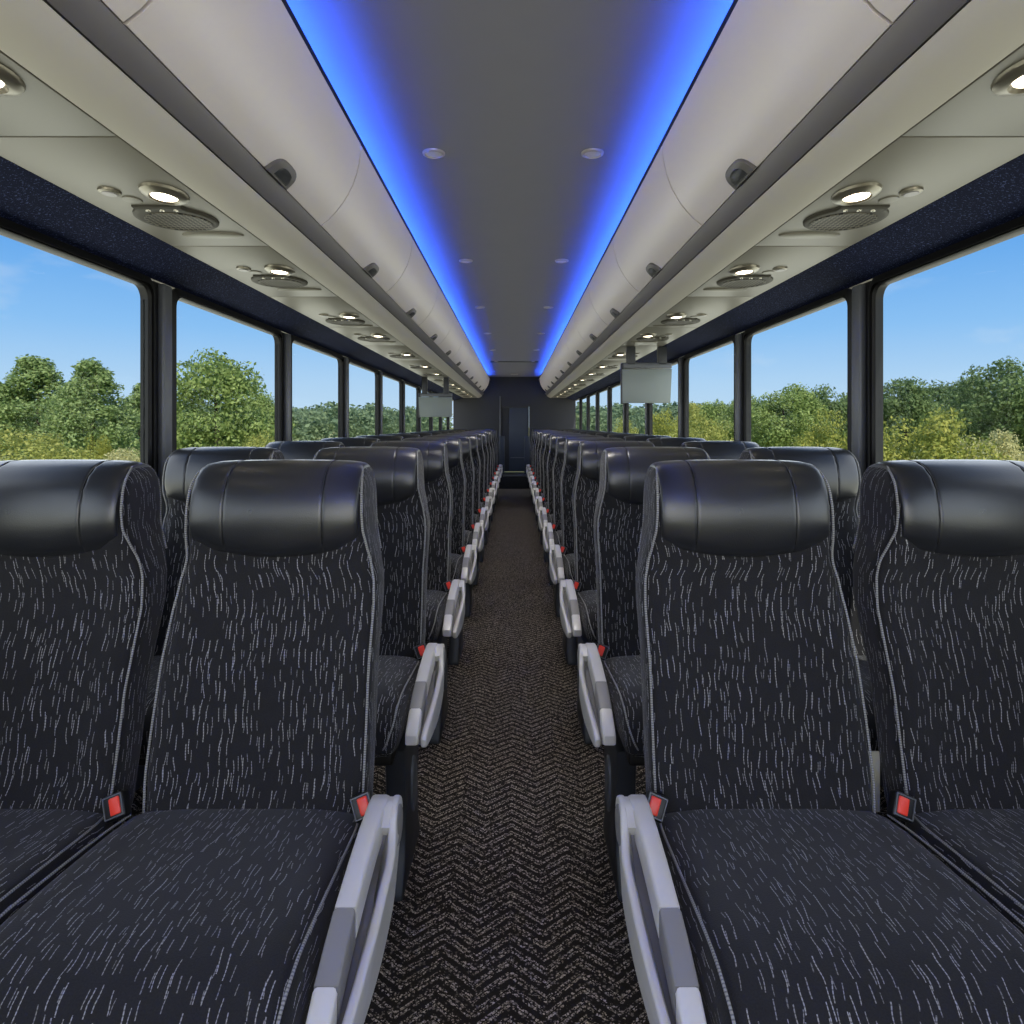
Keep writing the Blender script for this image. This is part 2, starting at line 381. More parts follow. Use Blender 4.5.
# ------------------------------------------------------------------ lockers
BF = [(.4885, .908), (.4905, .88), (.4950, .85), (.503, .815), (.515, .78), (.530, .75), (.548, .72), (.569, .693), (.592, .668), (.6185, .6475)]
M['latch'] = plain('grey_latch', (96, 93, 94), 0.45)
def bin_proto(m):
    t = empty('overhead_bin', (0, 0, 0)); L = 1.105
    MB().prism(BF + [(x + .012, z + .006) for x, z in BF[::-1]], 0.002, L - .002, 'y').build('door', M['bin'], t, m=m, smooth=30)
    MB().prism([(.505, .902), (.74, .902), (.74, .60), (.66, .63), (.60, .69), (.555, .74), (.52, .80)], 0, 1.11, 'y').build('body', M['dark'], t, m=m, smooth=0)
    # half-round finger latch at the bottom edge of the door
    prof = []
    for i in range(13):
        a = PI * i / 12; prof.append((.68 + .072 * sgnpow(math.cos(a), .75), .020 + .034 * math.sin(a)))
    prof += [(.606, 0), (.754, 0)]
    n = Vector((-.66, 0, -.75)).normalized(); up = Vector((-.75, 0, .66)).normalized(); o0 = Vector((.6185, 0, .6475))
    def place(p, h): q = o0 + up * p[1] + n * h; return (q.x, p[0], q.z)
    lt = MB().loft([[place(p, -.004) for p in prof], [place(p, .010) for p in prof], [place((.68 + (p[0] - .68) * .8, p[1] * .85 + .003), .014) for p in prof]])
    h = lt.build('latch', M['latch'], t, m=m)
    lt2 = MB().loft([[place((.68 + (p[0] - .68) * .62, p[1] * .62 + .006), .0135) for p in prof], [place((.68 + (p[0] - .68) * .55, p[1] * .55 + .008), .0165) for p in prof]])
    lt2.build('pull', M['frame'], h, m=m)
    return t
for m in (-1, 1):
    for k in range(12):
        y = 1.10 + 1.11 * (k - 1)
        if k == 0: proto = bin_proto(m); o = proto
        else: o = copy_tree(proto)
        o.location = (0, y, H)
        tag(o, 'pale overhead luggage locker with grey finger latch, %s from the front on the %s side' % ('first' if k == 0 else ORD[k], SN[m]), 'luggage locker', 'overhead lockers along the %s side' % SN[m])
# blue cove lights
for m in (-1, 1):
    o = MB().box(.532, .550, Y0 + .2, YB - .5, .904, .918, .004).build('led_strip', M['led'], m=m); o.location.z = H
    tag(o, 'glowing blue LED strip hidden above the lockers along the %s edge of the ceiling' % SN[m], 'light strip', 'blue cove lights')

# ------------------------------------------------------------------ service panels with lamp, speaker vent, buttons
bounds = [0.45, 1.303, 2.10, 2.93, 3.83, 4.72, 5.82, 6.80, 7.75, 8.70, 9.65, 10.6, 11.55, 12.5, 13.85]
lamps = [1.06, 1.618, 2.41, 3.42, 4.15, 5.25, 6.32, 7.25, 8.2, 9.15, 10.1, 11.05, 12.0, 12.95]
def service(m, y0, y1, ly):
    t = empty('service_panel', (0, y0, H)); q = ly - y0
    lx = .823; first = ly < 1.2
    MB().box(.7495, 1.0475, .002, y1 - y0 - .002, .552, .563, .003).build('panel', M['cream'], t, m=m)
    b = MB().lathe([(.058, .552), (.056, .546), (.048, .541), (.036, .538), (.031, .543)], (lx, q, 0), 'z', 28, 0.86, 1.25)
    lt = b.build('reading_spotlight', M['bezel'], t, m=m)
    MB().lathe([(.031, .545), (.029, .5415), (.02, .5395), (.010, .539)], (lx, q, 0), 'z', 24, 0.95, 1.15).build('lens', M['lamp'], lt, m=m)
    if first: return t
    # D-shaped vent housing behind the lamp
    cx, cy, R = .89, q + .195, .103
    ring = [(cx + R * math.cos(a), cy + R * 1.05 * math.sin(a)) for a in [math.radians(-50 + 280 * i / 28) for i in range(29)]]
    ring = ring + [(cx - .062, cy - .108), (cx + .062, cy - .108)]
    def rs(s, z): return [(cx + (x - cx) * s, cy + (y - cy) * s, z) for x, y in ring]
    vt = MB().loft([rs(1.0, .552), rs(.99, .5475), rs(.94, .5445), rs(.86, .5450)]).build('speaker_vent', M['midvent'], t, m=m)
    MB().lathe([(.083, .546), (.083, .5435), (.078, .5425), (.074, .5440), (.04, .5438)], (cx, cy + .012, 0), 'z', 32).build('grille', M['grille'], vt, m=m)
    for i in range(3): MB().lathe([(.007, .546), (.006, .5425), (.003, .5418)], (cx - .04 + .035 * i, cy - .087, 0), 'z', 12).build('control_button', M['chrome'], vt, m=m)
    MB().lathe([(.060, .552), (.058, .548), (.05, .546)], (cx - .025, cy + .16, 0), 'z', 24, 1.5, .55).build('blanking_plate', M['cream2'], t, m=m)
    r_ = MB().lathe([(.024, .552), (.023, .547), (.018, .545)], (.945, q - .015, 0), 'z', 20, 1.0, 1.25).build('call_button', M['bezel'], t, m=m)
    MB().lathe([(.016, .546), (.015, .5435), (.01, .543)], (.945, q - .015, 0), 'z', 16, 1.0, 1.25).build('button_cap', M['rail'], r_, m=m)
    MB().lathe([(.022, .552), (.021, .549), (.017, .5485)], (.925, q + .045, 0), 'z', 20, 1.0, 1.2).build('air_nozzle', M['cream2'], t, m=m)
    return t
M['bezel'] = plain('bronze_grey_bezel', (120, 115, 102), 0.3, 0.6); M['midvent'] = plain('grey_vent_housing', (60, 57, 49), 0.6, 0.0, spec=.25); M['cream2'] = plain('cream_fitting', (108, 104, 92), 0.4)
for m in (-1, 1):
    for k, ly in enumerate(lamps):
        o = service(m, bounds[k], bounds[k + 1], ly)
        tag(o, 'cream service panel with reading lamp and round vent, %s from the front, %s side' % (ORD[k], SN[m]) if k else 'plain cream service panel with only a reading lamp, first from the front, %s side' % SN[m], 'service panel', 'overhead service panels on the %s' % SN[m])

# ceiling lights
n_ = 0
for k in range(8):
    for m in (-1, 1):
        y = 2.46 + 1.61 * k if k < 7 else 0.85
        if y > 12.4: continue
        if n_ == 0:
            t = empty('ceiling_light', (0, 0, 0))
            MB().lathe([(.041, 0), (.040, -.006), (.033, -.009), (.031, -.004)], (0, 0, 0), 'z', 28).build('bezel', M['fixture'], t)
            MB().lathe([(.030, -.003), (.028, -.006), (.015, -.008)], (0, 0, 0), 'z', 24).build('lens', M['lens'], t); p0 = t
        else: t = copy_tree(p0)
        n_ += 1
        t.location = (m * (.287) + .004, y, H + .985)
        w = ORD[k] if k else 'first'
        tag(t, 'small round ceiling downlight, %s along the aisle in the %s row' % (w if k < 7 else 'closest to camera', SN[m]), 'ceiling light', 'round ceiling downlights')
t = empty('ceiling_hatch', (0, 10.5, H + .985)); tag(t, 'grey raised hatch panel in the ceiling near the rear wall', 'hatch')
MB().box(-.36, .36, 0, 2.6, -.018, 0, .006).build('panel', M['ceil'], t); MB().box(-.37, .37, -.02, .02, -.022, 0, .005).build('trim_bar', M['strip'], t)
MB().box(-.07, .07, 2.3, 2.4, -.03, -.018, .004).build('handle', M['fixture'], t)

# flip-down monitors
for m, d, x0, x1, y0, y1, where in ((-1, 7.8, 418.5, 452, 397, 417, 'ninth row'), (1, 4.75, 622, 672, 369, 403, 'fifth row')):
    a = px2(x0, y0, d); b = px2(x1, y1, d)
    t = empty('flip_down_monitor', ((a[0] + b[0]) / 2, d, H + .552)); tag(t, 'grey flip-down monitor hanging in front of the windows on the %s side' % SN[m], 'monitor', 'flip-down monitors')
    w = (b[0] - a[0]) / 2; zt = a[2] - H - .552; zb = b[2] - H - .552
    sh = MB().prism([(-w, zt), (w, zt), (w * (.94 if m > 0 else 1), zb), (-w * (.94 if m < 0 else 1), zb)], -.006, .03, 'y', .008); sh.build('screen', M['screen'], t)
    MB().box(-w, w, 0, .05, zt + .004, zt + .045, .006).build('hinge_housing', M['strip'], t)
    MB().box(-w * .8, -w * .8 + .06, .0, .05, zt + .03, -.003, .004).build('bracket', M['frame'], t)
    MB().box(w * .8 - .06, w * .8, .0, .05, zt + .03, -.003, .004).build('bracket', M['frame'], t)
    MB().box(-w - .006, -w + .012 , -.002, .036, zb - .006, zt + .04, .003).build('side_rail', M['frame'], t)

# ------------------------------------------------------------------ seats
BT = [(.43, .200, .025, .095), (.445, .208, .008, .108), (.47, .213, .000, .118), (.55, .215, .010, .132), (.65, .213, .028, .150), (.75, .210, .048, .172),
      (.85, .206, .070, .198), (.91, .200, .084, .214), (.945, .191, .090, .222), (.975, .184, .086, .232), (1.01, .179, .079, .244), (1.045, .177, .078, .252),
      (1.08, .176, .085, .252), (1.105, .174, .099, .246), (1.122, .171, .118, .234), (1.134, .166, .142, .215), (1.138, .15, .160, .20)]
HA = [(.55, 0.0), (.75, -.006), (.88, -.017), (.95, -.019), (1.01, -.015), (1.2, -.014)]
HW = [(.50, 0.0), (.70, -.010), (.86, -.031), (.94, -.031), (1.01, -.014), (1.2, -.011)]
def hshift(z, sh): return lerp_table(HA if sh else HW, z)[0]
def back_ring(z, N=64, sh=1):
    hw, yf, yb = lerp_table(BT, z); ring, uv, L = [], [], 0
    hd = (yb - yf) / 2; cy = (yf + yb) / 2; ex = .42 - .20 * max(0, min(1, (z - .93) / .06))
    for k in range(N):
        a = PI / 2 + 2 * PI * k / N            # start at the rear centre
        x = hw * sgnpow(math.cos(a), ex); y = cy + hd * sgnpow(math.sin(a), ex)
        if y < cy:
            s = abs(x) / hw; e = min(1, max(0, (s - .52) / .3)); e = e * e * (3 - 2 * e)
            fade = max(0, min(1, (1.0 - z) / .12)) * max(0, min(1, (z - .44) / .1))
            y += fade * (.014 * (1 - e) - .004 * math.exp(-((s - .9) / .12) ** 2)) * min(1, (cy - y) / hd)
        ring.append((x + hshift(z, sh), y, z))
    for k in range(N):
        if k: L += math.dist(ring[k][:2], ring[k - 1][:2])
        uv.append((L, z))
    return ring, uv
CT = [(.062, .185, .472, .42), (.045, .205, .484, .41), (.0, .226, .494, .402), (-.06, .232, .501, .40), (-.15, .234, .512, .398), (-.25, .235, .523, .396), (-.33, .235, .530, .396),
      (-.385, .234, .529, .396), (-.42, .233, .521, .397), (-.445, .231, .508, .398), (-.463, .228, .490, .400), (-.475, .223, .468, .403), (-.480, .215, .440, .408), (-.478, .205, .42, .414)]
CT = [tuple(r) for r in CT]
def cush_ring(i, tab, N=56):
    y, hw, zt, zb = tab[i]; ring, uv, L = [], [], 0
    hd = (zt - zb) / 2; cz = (zt + zb) / 2
    for k in range(N):
        a = -PI / 2 + 2 * PI * k / N
        x = hw * sgnpow(math.cos(a), .40); z = cz + hd * sgnpow(math.sin(a), .5)
        if z > cz and i > 2:
            s = abs(x) / hw; e = min(1, max(0, (s - .62) / .22)); z += .005 * e - .0035 * math.exp(-((s - .62) / .06) ** 2)
            z -= .012 * max(0, (s - .8) / .2) ** 3
        ring.append((x, y, z))
    for k in range(N):
        if k: L += math.dist(ring[k], ring[k - 1])
        uv.append(L)
    return ring, uv
ARM_T = [(-.022, .520), (-.028, .538), (-.045, .549), (-.08, .553), (-.15, .551), (-.22, .543), (-.30, .530), (-.36, .514), (-.41, .496), (-.46, .472), (-.476, .458)]
SH_T = [(-.015, .515), (-.022, .532), (-.04, .545), (-.075, .549), (-.105, .542), (-.125, .522), (-.16, .508), (-.22, .502), (-.30, .490), (-.38, .474), (-.46, .456), (-.475, .448)]
SH_B = [(-.474, .432), (-.45, .421), (-.37, .416), (-.24, .425), (-.13, .448), (-.05, .478), (-.024, .496)]
def interp(tab, y):
    for a, b in zip(tab, tab[1:]):
        if b[0] <= y <= a[0]: return a[1] + (b[1] - a[1]) * (y - a[0]) / (b[0] - a[0])
    return tab[-1][1]
M['slot_shade'] = plain('shadow_grey_plastic', (124, 122, 120), 0.5)  # darker tone paints the shade in the gap beside the arm
def make_seat(m, aisle):
    t = empty('coach_seat', (0, 0, 0))
    zs = sorted(set([r[0] for r in BT] + [.50, .60, .70, .80, .88, .93, .96, .99, 1.03, 1.06, 1.095, 1.114, 1.129]))
    sh = 1 if aisle else 0
    R = [back_ring(z, 64, sh) for z in zs]
    bk = MB().loft([r for r, _ in R], True, [u for _, u in R]).build('backrest', M['fabric'], t, m=m, smooth=60)
    # piping down both front edges
    for s in (-1, 1):
        pts = []
        for z in [.46 + (1.126 - .46) * i / 34 for i in range(35)]:
            hw, yf, yb = lerp_table(BT, z); k_ = max(0, min(1, (z - .93) / .06)); pts.append((s * (hw * (.972 + .018 * k_)), yf + .010 - .006 * k_, z))
        hw, yf, yb = lerp_table(BT, 1.13); pts.append((s * hw * .97, yf + .02, 1.134)); pts.append((s * hw * .97, yb - .02, 1.128))
        for z in (1.1, 1.05, 1.0, .95): hw, yf, yb = lerp_table(BT, z); pts.append((s * hw * .972, yb - .012, z))
        pts = [(x + hshift(z, sh), y, z) for x, y, z in pts]
        MB().tube(catmull(pts, 2), .0024, 8).build('piping', M['piping'], bk, m=m)
    # leather head pad
    PH = [(.110, None), (.088, 'a'), (.077, 'b'), (.071, 1.000), (.068, 1.030), (.071, 1.060), (.081, 1.090), (.098, 1.116), (.122, 1.134), (.152, 1.144), (.185, 1.145), (.216, 1.137), (.240, 1.120), (.253, 1.095), (.256, 1.06), (.250, 1.03), (.20, 1.02), (.15, .99)]
    hwp = .1675; xs = [-1, -.995, -.98, -.95, -.9, -.84, -.76, -.68, -.635, -.615, -.6, -.59, -.58, -.565, -.545, -.5, -.4, -.25, -.1]
    xs = xs + [0] + [-x for x in xs[::-1]]
    rings = []
    for s in xs:
        zl = .951 + .026 * s * s
        e = .90 + .10 * (1 - abs(s) ** 5) ** .5
        e *= 1 - .016 * math.exp(-((abs(s) - .59) / .012) ** 2)
        e *= 1 + .008 * (1 - (abs(s) / .59) ** 2 if abs(s) < .59 else 0)
        ring = []
        for y, z in PH:
            z = zl if z is None else zl + .004 if z == 'a' else zl + .022 if z == 'b' else max(z, zl + .03)
            ring.append((s * hwp + hshift(1.1, sh), .165 + (y - .165) * e, 1.045 + (z - 1.045) * (e if z > 1.0 else 1)))
        rings.append(ring)
    hp = MB().loft(rings).build('headrest', M['leather'], t, m=m, smooth=60)
    for s in (-1, 1):
        ring = rings[[i for i, x in enumerate(xs) if abs(x - s * .59) < 1e-6][0]]
        MB().tube(catmull([(p[0], p[1], p[2]) for p in ring[2:15]], 4), .0014, 6).build('seam', M['housing'], hp, m=m)
    # cushion (aisle cushions are a touch wider on the outside)
    off = .010 if aisle else .004; wk = 1.0 if aisle else .985
    tab = [(y, hw * wk, zt, zb) for y, hw, zt, zb in CT]
    R = [cush_ring(i, tab) for i in range(len(tab))]; V = 0; uvs = []; prev = None
    for (ring, us), row in zip(R, tab):
        if prev: V += math.hypot(row[0] - prev[0], row[2] - prev[2])
        prev = row; half = max(us) / 2
        uvs.append([(u - half, V) for u in us])
    cu = MB().loft([[(x + off, y, z) for x, y, z in r] for r, _ in R], True, uvs).build('cushion', M['fabric'], t, m=m, smooth=60)
    for s in (-1, 1):
        pts = [(off + s * row[1] * .955, row[0], row[2] - .008) for row in tab[2:11]]
        pts.append((off + s * tab[12][1] * .955, tab[12][0] - .001, .445)); pts.append((off + s * tab[13][1] * .95, tab[13][0] + .001, .425))
        MB().tube(catmull(pts, 5), .0022, 8).build('piping', M['piping'], cu, m=m)
    # under-frame and legs
    MB().box(-.20, .20, -.43, .06, .36, .405, .008).build('seat_frame', M['housing'], t, m=m)
    leg = [(-.37, .37), (-.10, .37), (-.115, .30), (-.135, .20), (-.13, .08), (-.09, .02), (-.09, 0), (-.40, 0), (-.40, .02), (-.36, .08), (-.345, .20), (-.355, .30)]
    lx = -.222 if aisle else -.16
    lg = MB().prism(leg, lx, lx + .055, 'x', .008).build('leg', M['frame'], t, m=m)
    MB().lathe([(.045, 0), (.045, -.006), (.036, -.009)], (lx, -.24, .22), 'x', 24, .8, 1.7).build('leg_cover', M['strip'], lg, m=m)
    # belt buckle
    bx = -.216 if aisle else -.238
    b = MB().box(-.019, .019, -.014, .014, -.024, .021, .005); rot = Matrix.Translation((bx, -.016, .513)) @ Matrix.Rotation(math.radians(-24), 4, 'X') @ Matrix.Rotation(math.radians(22), 4, 'Y')
    b.v = [tuple(rot @ Vector(p)) for p in b.v]; bo = b.build('belt_buckle', M['housing'], t, m=m)
    r_ = MB().box(-.013, .006, -.017, -.012, -.016, .014, .0025); r_.v = [tuple(rot @ Vector(p)) for p in r_.v]; r_.build('release_button', M['red'], bo, m=m)
    rc = lambda w, h, y: [(x_ * w, y, z_ * h - .001) for x_, z_ in ((-1, -1), (1, -1), (1, 1), (-1, 1))]
    r_ = MB().loft([rc(.0175, .0195, -.0135), rc(.0170, .0190, -.0155), rc(.0155, .0175, -.0155), rc(.0150, .0170, -.0135)], cap=False); r_.v = [tuple(rot @ Vector(p)) for p in r_.v]; r_.build('buckle_rim', M['strip'], bo, m=m)
    if aisle:
        ax = MB(); o = None
        def seg(ya, yb_):
            ys = [p[0] for p in ARM_T if yb_ < p[0] < ya]; ys = [ya] + ys + [yb_]
            top = [(y, interp(ARM_T, y)) for y in ys]
            bot = [(y, max(interp(ARM_T, y) - .05, interp(SH_B[::-1], y) + .004)) for y in ys[::-1]]
            return top + bot
        XA, XB = -.2705, -.238
        arm = MB().prism(seg(-.022, -.305), XA, XB, 'x', .006, 3).build('armrest', M['silver'], t, m=m)
        MB().prism(seg(-.306, -.405), XA - .0006, XB + .0006, 'x', .006, 3).build('grip_band', M['midgrey'], arm, m=m)
        MB().prism(seg(-.406, -.476), XA, XB, 'x', .006, 3).build('arm_tip', M['silver'], arm, m=m)
        flare = lambda mb: (setattr(mb, 'v', [(p[0] - .011 * (lambda e: e * e * (3 - 2 * e))(max(0, min(1, (-p[1] - .06) / .12, (p[1] + .50) / .24))), p[1], p[2]) for p in mb.v]), mb)[1]
        SHT = catmull([(y, z, 0) for y, z in SH_T], 4); SHB = catmull([(y, z, 0) for y, z in SH_B], 4)
        sp = flare(MB().prism([(q.x, q.y) for q in SHT + SHB], -.290, -.2755, 'x', .005, 3)).build('side_shell', M['silver'], t, m=m)
        MB().prism([(y, z - .024) for y, z in SH_T[4:10]] + [(-.455, .445), (-.455, .428)] + [(y, z + .006) for y, z in SH_B[2:5]], -.284, -.258, 'x').build('slot_shade', M['slot_shade'], sp, m=m)
        MB().prism([(-.024, .515), (-.030, .536), (-.047, .5465), (-.095, .5505), (-.122, .534), (-.10, .50), (-.05, .485)], -.283, -.25, 'x').build('hinge_block', M['silver'], sp, m=m)
        MB().lathe([(.033, 0), (.033, -.003), (.028, -.005)], (-.2895, -.072, .510), 'x', 28).build('pivot_cap', M['midgrey'], sp, m=m)
    return t
ROWP, D1 = .86, 1.28
for m in (-1, 1):
    protoA, protoW = make_seat(m, True), make_seat(m, False)
    for k in range(13):
        for kind, proto, x in (('aisle', protoA, .487), ('window', protoW, .967)):
            o = proto if k == 0 else copy_tree(proto)
            o.location = (m * (x + (.010 if k else 0)), D1 + ROWP * k, 0)
            if kind == 'aisle': lab = 'black seat with grey armrest beside the aisle, %s row, %s of the aisle' % (ORD[k], SN[m])
            else: lab = 'black flecked seat beside the window, %s row, %s of the aisle' % (ORD[k], SN[m])
            tag(o, lab, 'seat', '%s seats on the %s' % (kind, SN[m]))
            if m == 1 and kind == 'window' and k == 0: wseat = o
b = MB().loft([[(x - .967, y - D1, z) for x, y, z in (px2(u, v, 1.38) for u, v in ((868, py), (880, py)))] + [(x - .967, y - D1 + .004, z) for x, y, z in (px2(u, v, 1.38) for u, v in ((880, py), (868, py)))] for py in (752, 780, 812)])
bwb = b.build('belt_webbing', M['webbing'], wseat, smooth=0)

# ------------------------------------------------------------------ outside
GZ = -1.3
g = MB().add([(-500, -80, GZ), (500, -80, GZ), (500, 700, GZ), (-500, 700, GZ)], [(0, 1, 2, 3)]).build('ground', M['meadow'], smooth=0)
struct(g, 'dry grassy meadow outside the coach windows', 'ground')
R = random.Random(7)
def crown(kind, n, leaf, seed):
    """unit crown: about 1 wide (radius .5) and 1 high, base at z=0"""
    r = random.Random(seed); mb = MB(); blobs = []
    if kind == 'conifer':
        for i in range(130):
            h = .04 + .90 * (i / 129); a = r.random() * 2 * PI; rad = .40 * (1 - h) ** .8 * (.25 + .85 * r.random() ** .6)
            blobs.append((rad * math.cos(a), rad * math.sin(a), h, .105 * (1.2 - .6 * h), .075))
    elif kind == 'bush':
        for i in range(60):
            a = r.random() * 2 * PI; q = r.random() ** .5 * .38; h = .10 + .62 * r.random() ** .8 * (1 - (q / .40) ** 2 * .75)
            blobs.append((q * math.cos(a), q * math.sin(a), h, .12, .12))
    else:
        for i in range(64):
            a = r.random() * 2 * PI; c = r.uniform(-1, 1); q = (1 - c * c * (1 if c > 0 else .4)) ** .5 * .34 * r.uniform(.55, 1.05)
            blobs.append((q * math.cos(a), q * math.sin(a), .52 + c * .34 * r.uniform(.6, 1.05), .13, .10))
    for i in range(n):
        b = r.choice(blobs)
        d = Vector((r.gauss(0, 1), r.gauss(0, 1), r.gauss(.25, 1))).normalized()
        rr_ = r.uniform(.55, 1.08); p = Vector(b[:3]) + Vector((d.x * b[3], d.y * b[3], d.z * b[4])) * rr_
        if p.z < .01: continue
        nrm = (d + Vector((r.gauss(0, .6), r.gauss(0, .6), r.gauss(0, .6)))).normalized()
        u = nrm.cross(Vector((r.gauss(0, 1), r.gauss(0, 1), r.gauss(0, 1)))).normalized(); w = nrm.cross(u); s = leaf * r.uniform(.6, 1.3)
        mb.add([p - u * s, p - w * s * .55, p + u * s, p + w * s * .55], [(0, 1, 2, 3)])
    xs = sorted(p[0] for p in mb.v); ys = sorted(p[1] for p in mb.v); zs = sorted(p[2] for p in mb.v); q = max(2, len(xs) // 400)
    x0, x1, y0, y1, z0, z1 = xs[q], xs[-q], ys[q], ys[-q], zs[0], zs[-q]
    mb.v = [((p[0] - (x0 + x1) / 2) / (x1 - x0), (p[1] - (y0 + y1) / 2) / (y1 - y0), (p[2] - z0) / (z1 - z0)) for p in mb.v]
    return mb
CR = {}
def crown_obj(kind, var, mat, n, leaf, parent):
    key = (kind, var, mat)
    if key not in CR:
        o = crown(kind, n, leaf, hash((len(kind), var)) % 1000).build('crown' if kind != 'bush' else 'foliage', M[mat], parent, smooth=0); CR[key] = o; return o
    o = CR[key].copy(); COL.objects.link(o); o.parent = parent; o.location = (0, 0, 0); return o
def tree(kind, var, mat, px, top, wpx, d, label, cat, group, n=9000, leaf=.019):
    if kind == 'bush': n, leaf = 15000, .0125
    if d < 45 and kind != 'bush': n, leaf = 16000, .0145
    X = (px - 515) / F * d + CX; hgt = (425 - top) / F * d + H - GZ; wid = wpx / F * d
    name = {'conifer': 'conifer_tree', 'broad': 'leafy_tree', 'bush': 'bush'}[kind]
    t = empty(name, (X, d, GZ)); tag(t, label, cat, group)
    c = crown_obj(kind, var, mat, n, leaf, t); z0 = 0 if kind == 'bush' else hgt * .04
    c.scale = (wid * 1.08, wid * 1.08, hgt - z0); c.location = (0, 0, z0); c.rotation_euler = (0, 0, R.random() * 6.28)
    if kind == 'bush':
        for i in range(3): a = i * 2.1 + .4; MB().tube([(0.05 * math.cos(a), .05 * math.sin(a), 0), (wid * .12 * math.cos(a), wid * .12 * math.sin(a), hgt * .5)], [.03, .012], 6).build('stem', M['bark'], t)
    else:
        MB().tube([(0, 0, 0), (.05, .02, hgt * .35), (-.03, .04, hgt * .72)], [hgt * .03, hgt * .022, hgt * .008], 8).build('trunk', M['bark'], t)
    return t
GT = 'trees beyond the meadow'; GB = 'bushes beside the coach'
tree('conifer', 1, 'leaf_conifer', 38, 358, 108, 42, 'tall olive conifer with a twin top, left of its neighbour in the first left window', 'tree', GT, 12000)
tree('conifer', 2, 'leaf_conifer', 92, 361, 104, 34, 'dense dark conifer in the first left window, right of the twin-topped one', 'tree', GT, 12000)
tree('conifer', 3, 'leaf_conifer', 139, 384, 60, 50, 'smaller conifer half hidden behind the first left window pillar', 'tree', GT)
tree('broad', 9, 'leaf_conifer', 0, 394, 50, 56, 'low green tree at the far left edge of the first left window', 'tree', GT)
tree('broad', 1, 'leaf_broad', 216, 354, 106, 32, 'big rounded green tree filling the second left window', 'tree', GT, 14000)
tree('broad', 2, 'leaf_broad', 258, 396, 58, 44, 'smaller green tree at the right foot of the big rounded tree', 'tree', GT)
tree('bush', 1, 'leaf_olive', 22, 431, 130, 19, 'wide olive and yellow bush under the conifers in the first left window', 'bush', GB)
tree('bush', 2, 'leaf_yellow', 96, 436, 34, 30, 'small bright yellow-green bush between conifers and dry grass', 'bush', GB)
tree('bush', 3, 'leaf_straw', 122, 450, 90, 25, 'pale straw-coloured scrub beside the first left window pillar', 'bush', GB)
tree('bush', 4, 'leaf_olive', 262, 434, 56, 26, 'low olive bush at the right end of the second left window', 'bush', GB)
tree('broad', 3, 'leaf_dark', 905, 379, 62, 48, 'dark green tree just right of the big right window pillar', 'tree', GT)
tree('broad', 4, 'leaf_dark', 950, 381, 76, 60, 'broad dark tree in the middle of the first right window', 'tree', GT)
tree('broad', 5, 'leaf_dark', 1006, 362, 94, 38, 'tallest dark tree, at the right edge of the first right window', 'tree', GT, 11000)
tree('bush', 5, 'leaf_yellow', 926, 413, 132, 15, 'large golden yellow bush in the first right window', 'bush', GB, 13000)
tree('bush', 6, 'leaf_straw', 996, 432, 84, 17, 'pale green-yellow scrub right of the large golden bush', 'bush', GB)
tree('broad', 6, 'leaf_broad', 784, 386, 72, 40, 'yellow-green tree with a pointed top in the second right window', 'tree', GT, 11000)
tree('broad', 7, 'leaf_dark', 823, 387, 56, 46, 'dark round tree in the second right window behind the golden bush', 'tree', GT)
tree('broad', 8, 'leaf_dark', 851, 394, 44, 60, 'small dark tree just left of the big right window pillar', 'tree', GT)
tree('bush', 7, 'leaf_yellow', 832, 412, 84, 20, 'golden bush left of the big right window pillar', 'bush', GB)
tree('broad', 2, 'leaf_broad', 744, 396, 50, 48, 'green tree at the left edge of the second right window', 'tree', GT)
tree('broad', 4, 'leaf_broad', 711, 402, 42, 54, 'green tree in the third right window', 'tree', GT)
tree('broad', 5, 'leaf_olive', 692, 403, 34, 68, 'olive tree at the left edge of the third right window', 'tree', GT)
tree('bush', 8, 'leaf_olive', 700, 412, 70, 30, 'olive bush low in the third right window', 'bush', GB)
tree('bush', 1, 'leaf_yellow', 664, 412, 44, 36, 'golden bush below the right monitor', 'bush', GB)
tree('bush', 2, 'leaf_olive', 628, 418, 40, 40, 'olive bush left of the right monitor, seen between two pillars', 'bush', GB)
# uncountable far woodland on both sides
far = MB(); base = crown('broad', 900, .045, 55)
for i in range(300):
    side = -1 if i % 2 else 1
    d = R.uniform(78, 240); X = side * R.uniform(.10, .95 if side < 0 else .85) * d
    h = R.uniform(5.2, 7.6) * (d / 150) ** .45 ; w = h * R.uniform(.9, 1.3)
    a = R.random() * 6.28; ca, sa = math.cos(a), math.sin(a)
    far.add([(X + (p[0] * ca - p[1] * sa) * w, d + (p[0] * sa + p[1] * ca) * w, GZ + p[2] * h) for p in base.v], base.f)
for i in range(70):
    side = -1 if i % 2 else 1
    d = R.uniform(-40, 110); X = side * max(R.uniform(55, 130), abs(d) * .9); h = R.uniform(5, 8); w = h * R.uniform(.9, 1.3)
    far.add([(X + p[0] * w, d + p[1] * w, GZ + p[2] * h) for p in base.v], base.f)
tag(far.build('treeline', M['leaf_far_haze'], smooth=0), 'distant hazy line of woods along the horizon on both sides', 'woods', kind='stuff')

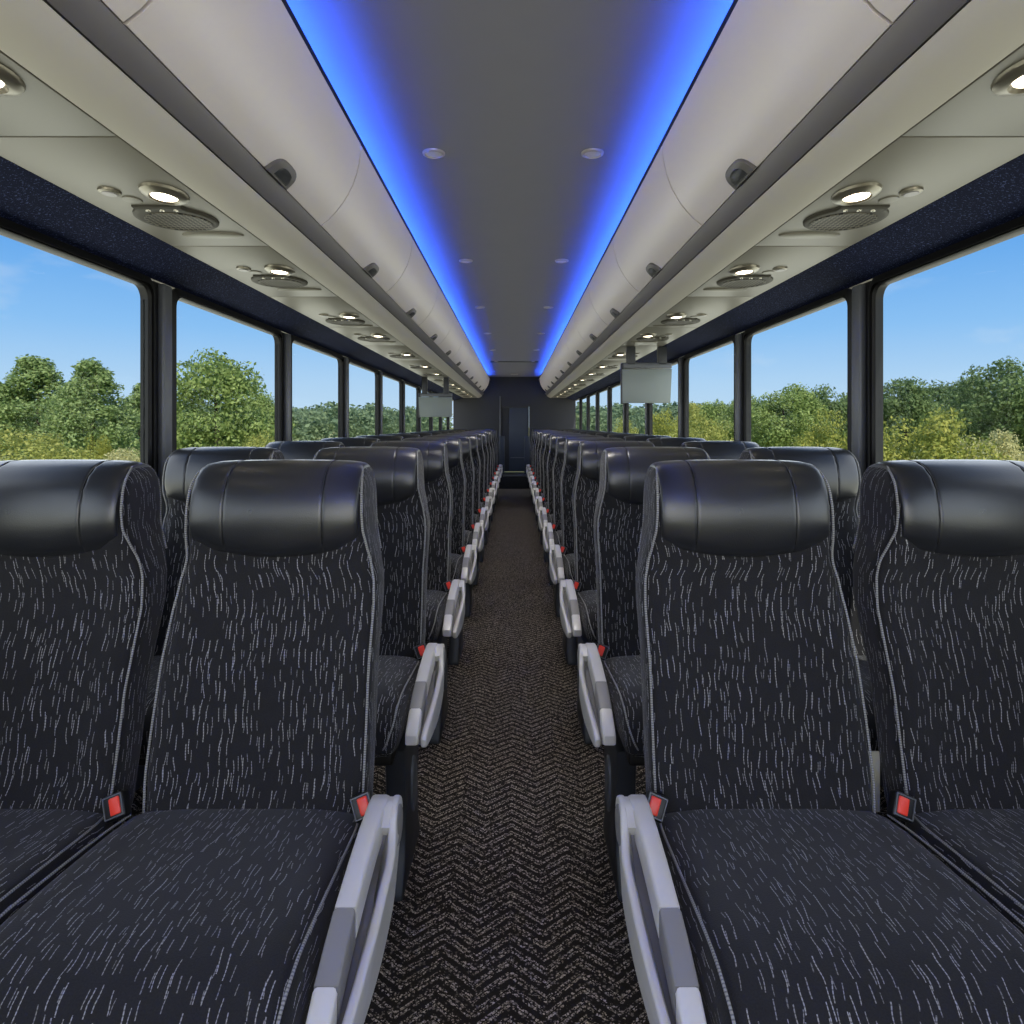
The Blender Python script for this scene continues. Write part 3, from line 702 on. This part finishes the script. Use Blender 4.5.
# ------------------------------------------------------------------ sky and lights
W = bpy.data.worlds.new('sky'); sc.world = W; W.use_nodes = True; nt = W.node_tree; nt.nodes.clear()
def N(t, **k):
    x = nt.nodes.new(t)
    for a, b in k.items(): setattr(x, a, b)
    return x
out = N('ShaderNodeOutputWorld'); bg = N('ShaderNodeBackground'); nt.links.new(bg.outputs[0], out.inputs[0])
tc = N('ShaderNodeTexCoord'); sep = N('ShaderNodeSeparateXYZ'); nt.links.new(tc.outputs['Generated'], sep.inputs[0])
rp = N('ShaderNodeValToRGB'); nt.links.new(sep.outputs[2], rp.inputs[0])
el = rp.color_ramp.elements; el[0].position = 0.0; el[0].color = srgb(206, 229, 248); el[1].position = 1.0; el[1].color = srgb(40, 112, 205)
for p, c in ((.06, (186, 219, 250)), (.13, (148, 200, 250)), (.25, (96, 168, 242))):
    e = el.new(p); e.color = srgb(*c)
mp = N('ShaderNodeMapping'); mp.inputs['Scale'].default_value = (2.0, 2.0, 5.5); nt.links.new(tc.outputs['Generated'], mp.inputs[0])
no = N('ShaderNodeTexNoise'); no.inputs['Scale'].default_value = 2.3; no.inputs['Detail'].default_value = 7; no.inputs['Roughness'].default_value = .55; nt.links.new(mp.outputs[0], no.inputs['Vector'])
cr = N('ShaderNodeValToRGB'); cr.color_ramp.elements[0].position = .56; cr.color_ramp.elements[1].position = .78; cr.color_ramp.elements[1].color = (.45, .45, .45, 1); nt.links.new(no.outputs['Fac'], cr.inputs[0])
mx = N('ShaderNodeMix', data_type='RGBA'); nt.links.new(cr.outputs[0], mx.inputs[0]); nt.links.new(rp.outputs[0], mx.inputs[6]); mx.inputs[7].default_value = srgb(240, 244, 250)
nt.links.new(mx.outputs[2], bg.inputs[0]); bg.inputs[1].default_value = 1.0

def light(name, typ, loc, rot, energy, color=(1, 1, 1), **kw):
    l = bpy.data.lights.new(name, typ); l.energy = energy; l.color = color
    for k, v in kw.items(): setattr(l, k, v)
    o = bpy.data.objects.new(name, l); COL.objects.link(o); o.location = loc; o.rotation_euler = rot
    return o
light('sun', 'SUN', (0, -20, 30), (math.radians(44), 0, math.radians(12)), 5.2, (1, .95, .86), angle=math.radians(.6))
for m in (-1, 1):
    # added fill lamps outside the side windows, standing in for daylight
    light('window_fill', 'AREA', (m * 1.60, 6.3, H + .02), (0, math.radians(90) * m, 0), 140, (1, .95, .875), shape='RECTANGLE', size=1.3, size_y=15.5)
light('windscreen_fill', 'AREA', (0, -1.6, 1.5), (math.radians(90), 0, 0), 40, (1, .96, .88), shape='RECTANGLE', size=2.3, size_y=1.5)  # added lamp at the unseen windscreen, boosting daylight from the front
for k in range(7):
    light('downlight_beam', 'AREA', (0.004, 2.46 + 1.61 * k, H + .97), (0, 0, 0), 3.3, (1, .95, .88), shape='RECTANGLE', size=.6, size_y=.1, spread=math.radians(100))

vs = sc.view_settings; vs.view_transform = 'Standard'; vs.look = 'None'; vs.exposure = 0; vs.gamma = 1; vs.use_curve_mapping = False
sc.cycles.use_denoising = True
sc.cycles.max_bounces = 8; sc.cycles.diffuse_bounces = 5; sc.cycles.transparent_max_bounces = 16; sc.cycles.sample_clamp_indirect = 6
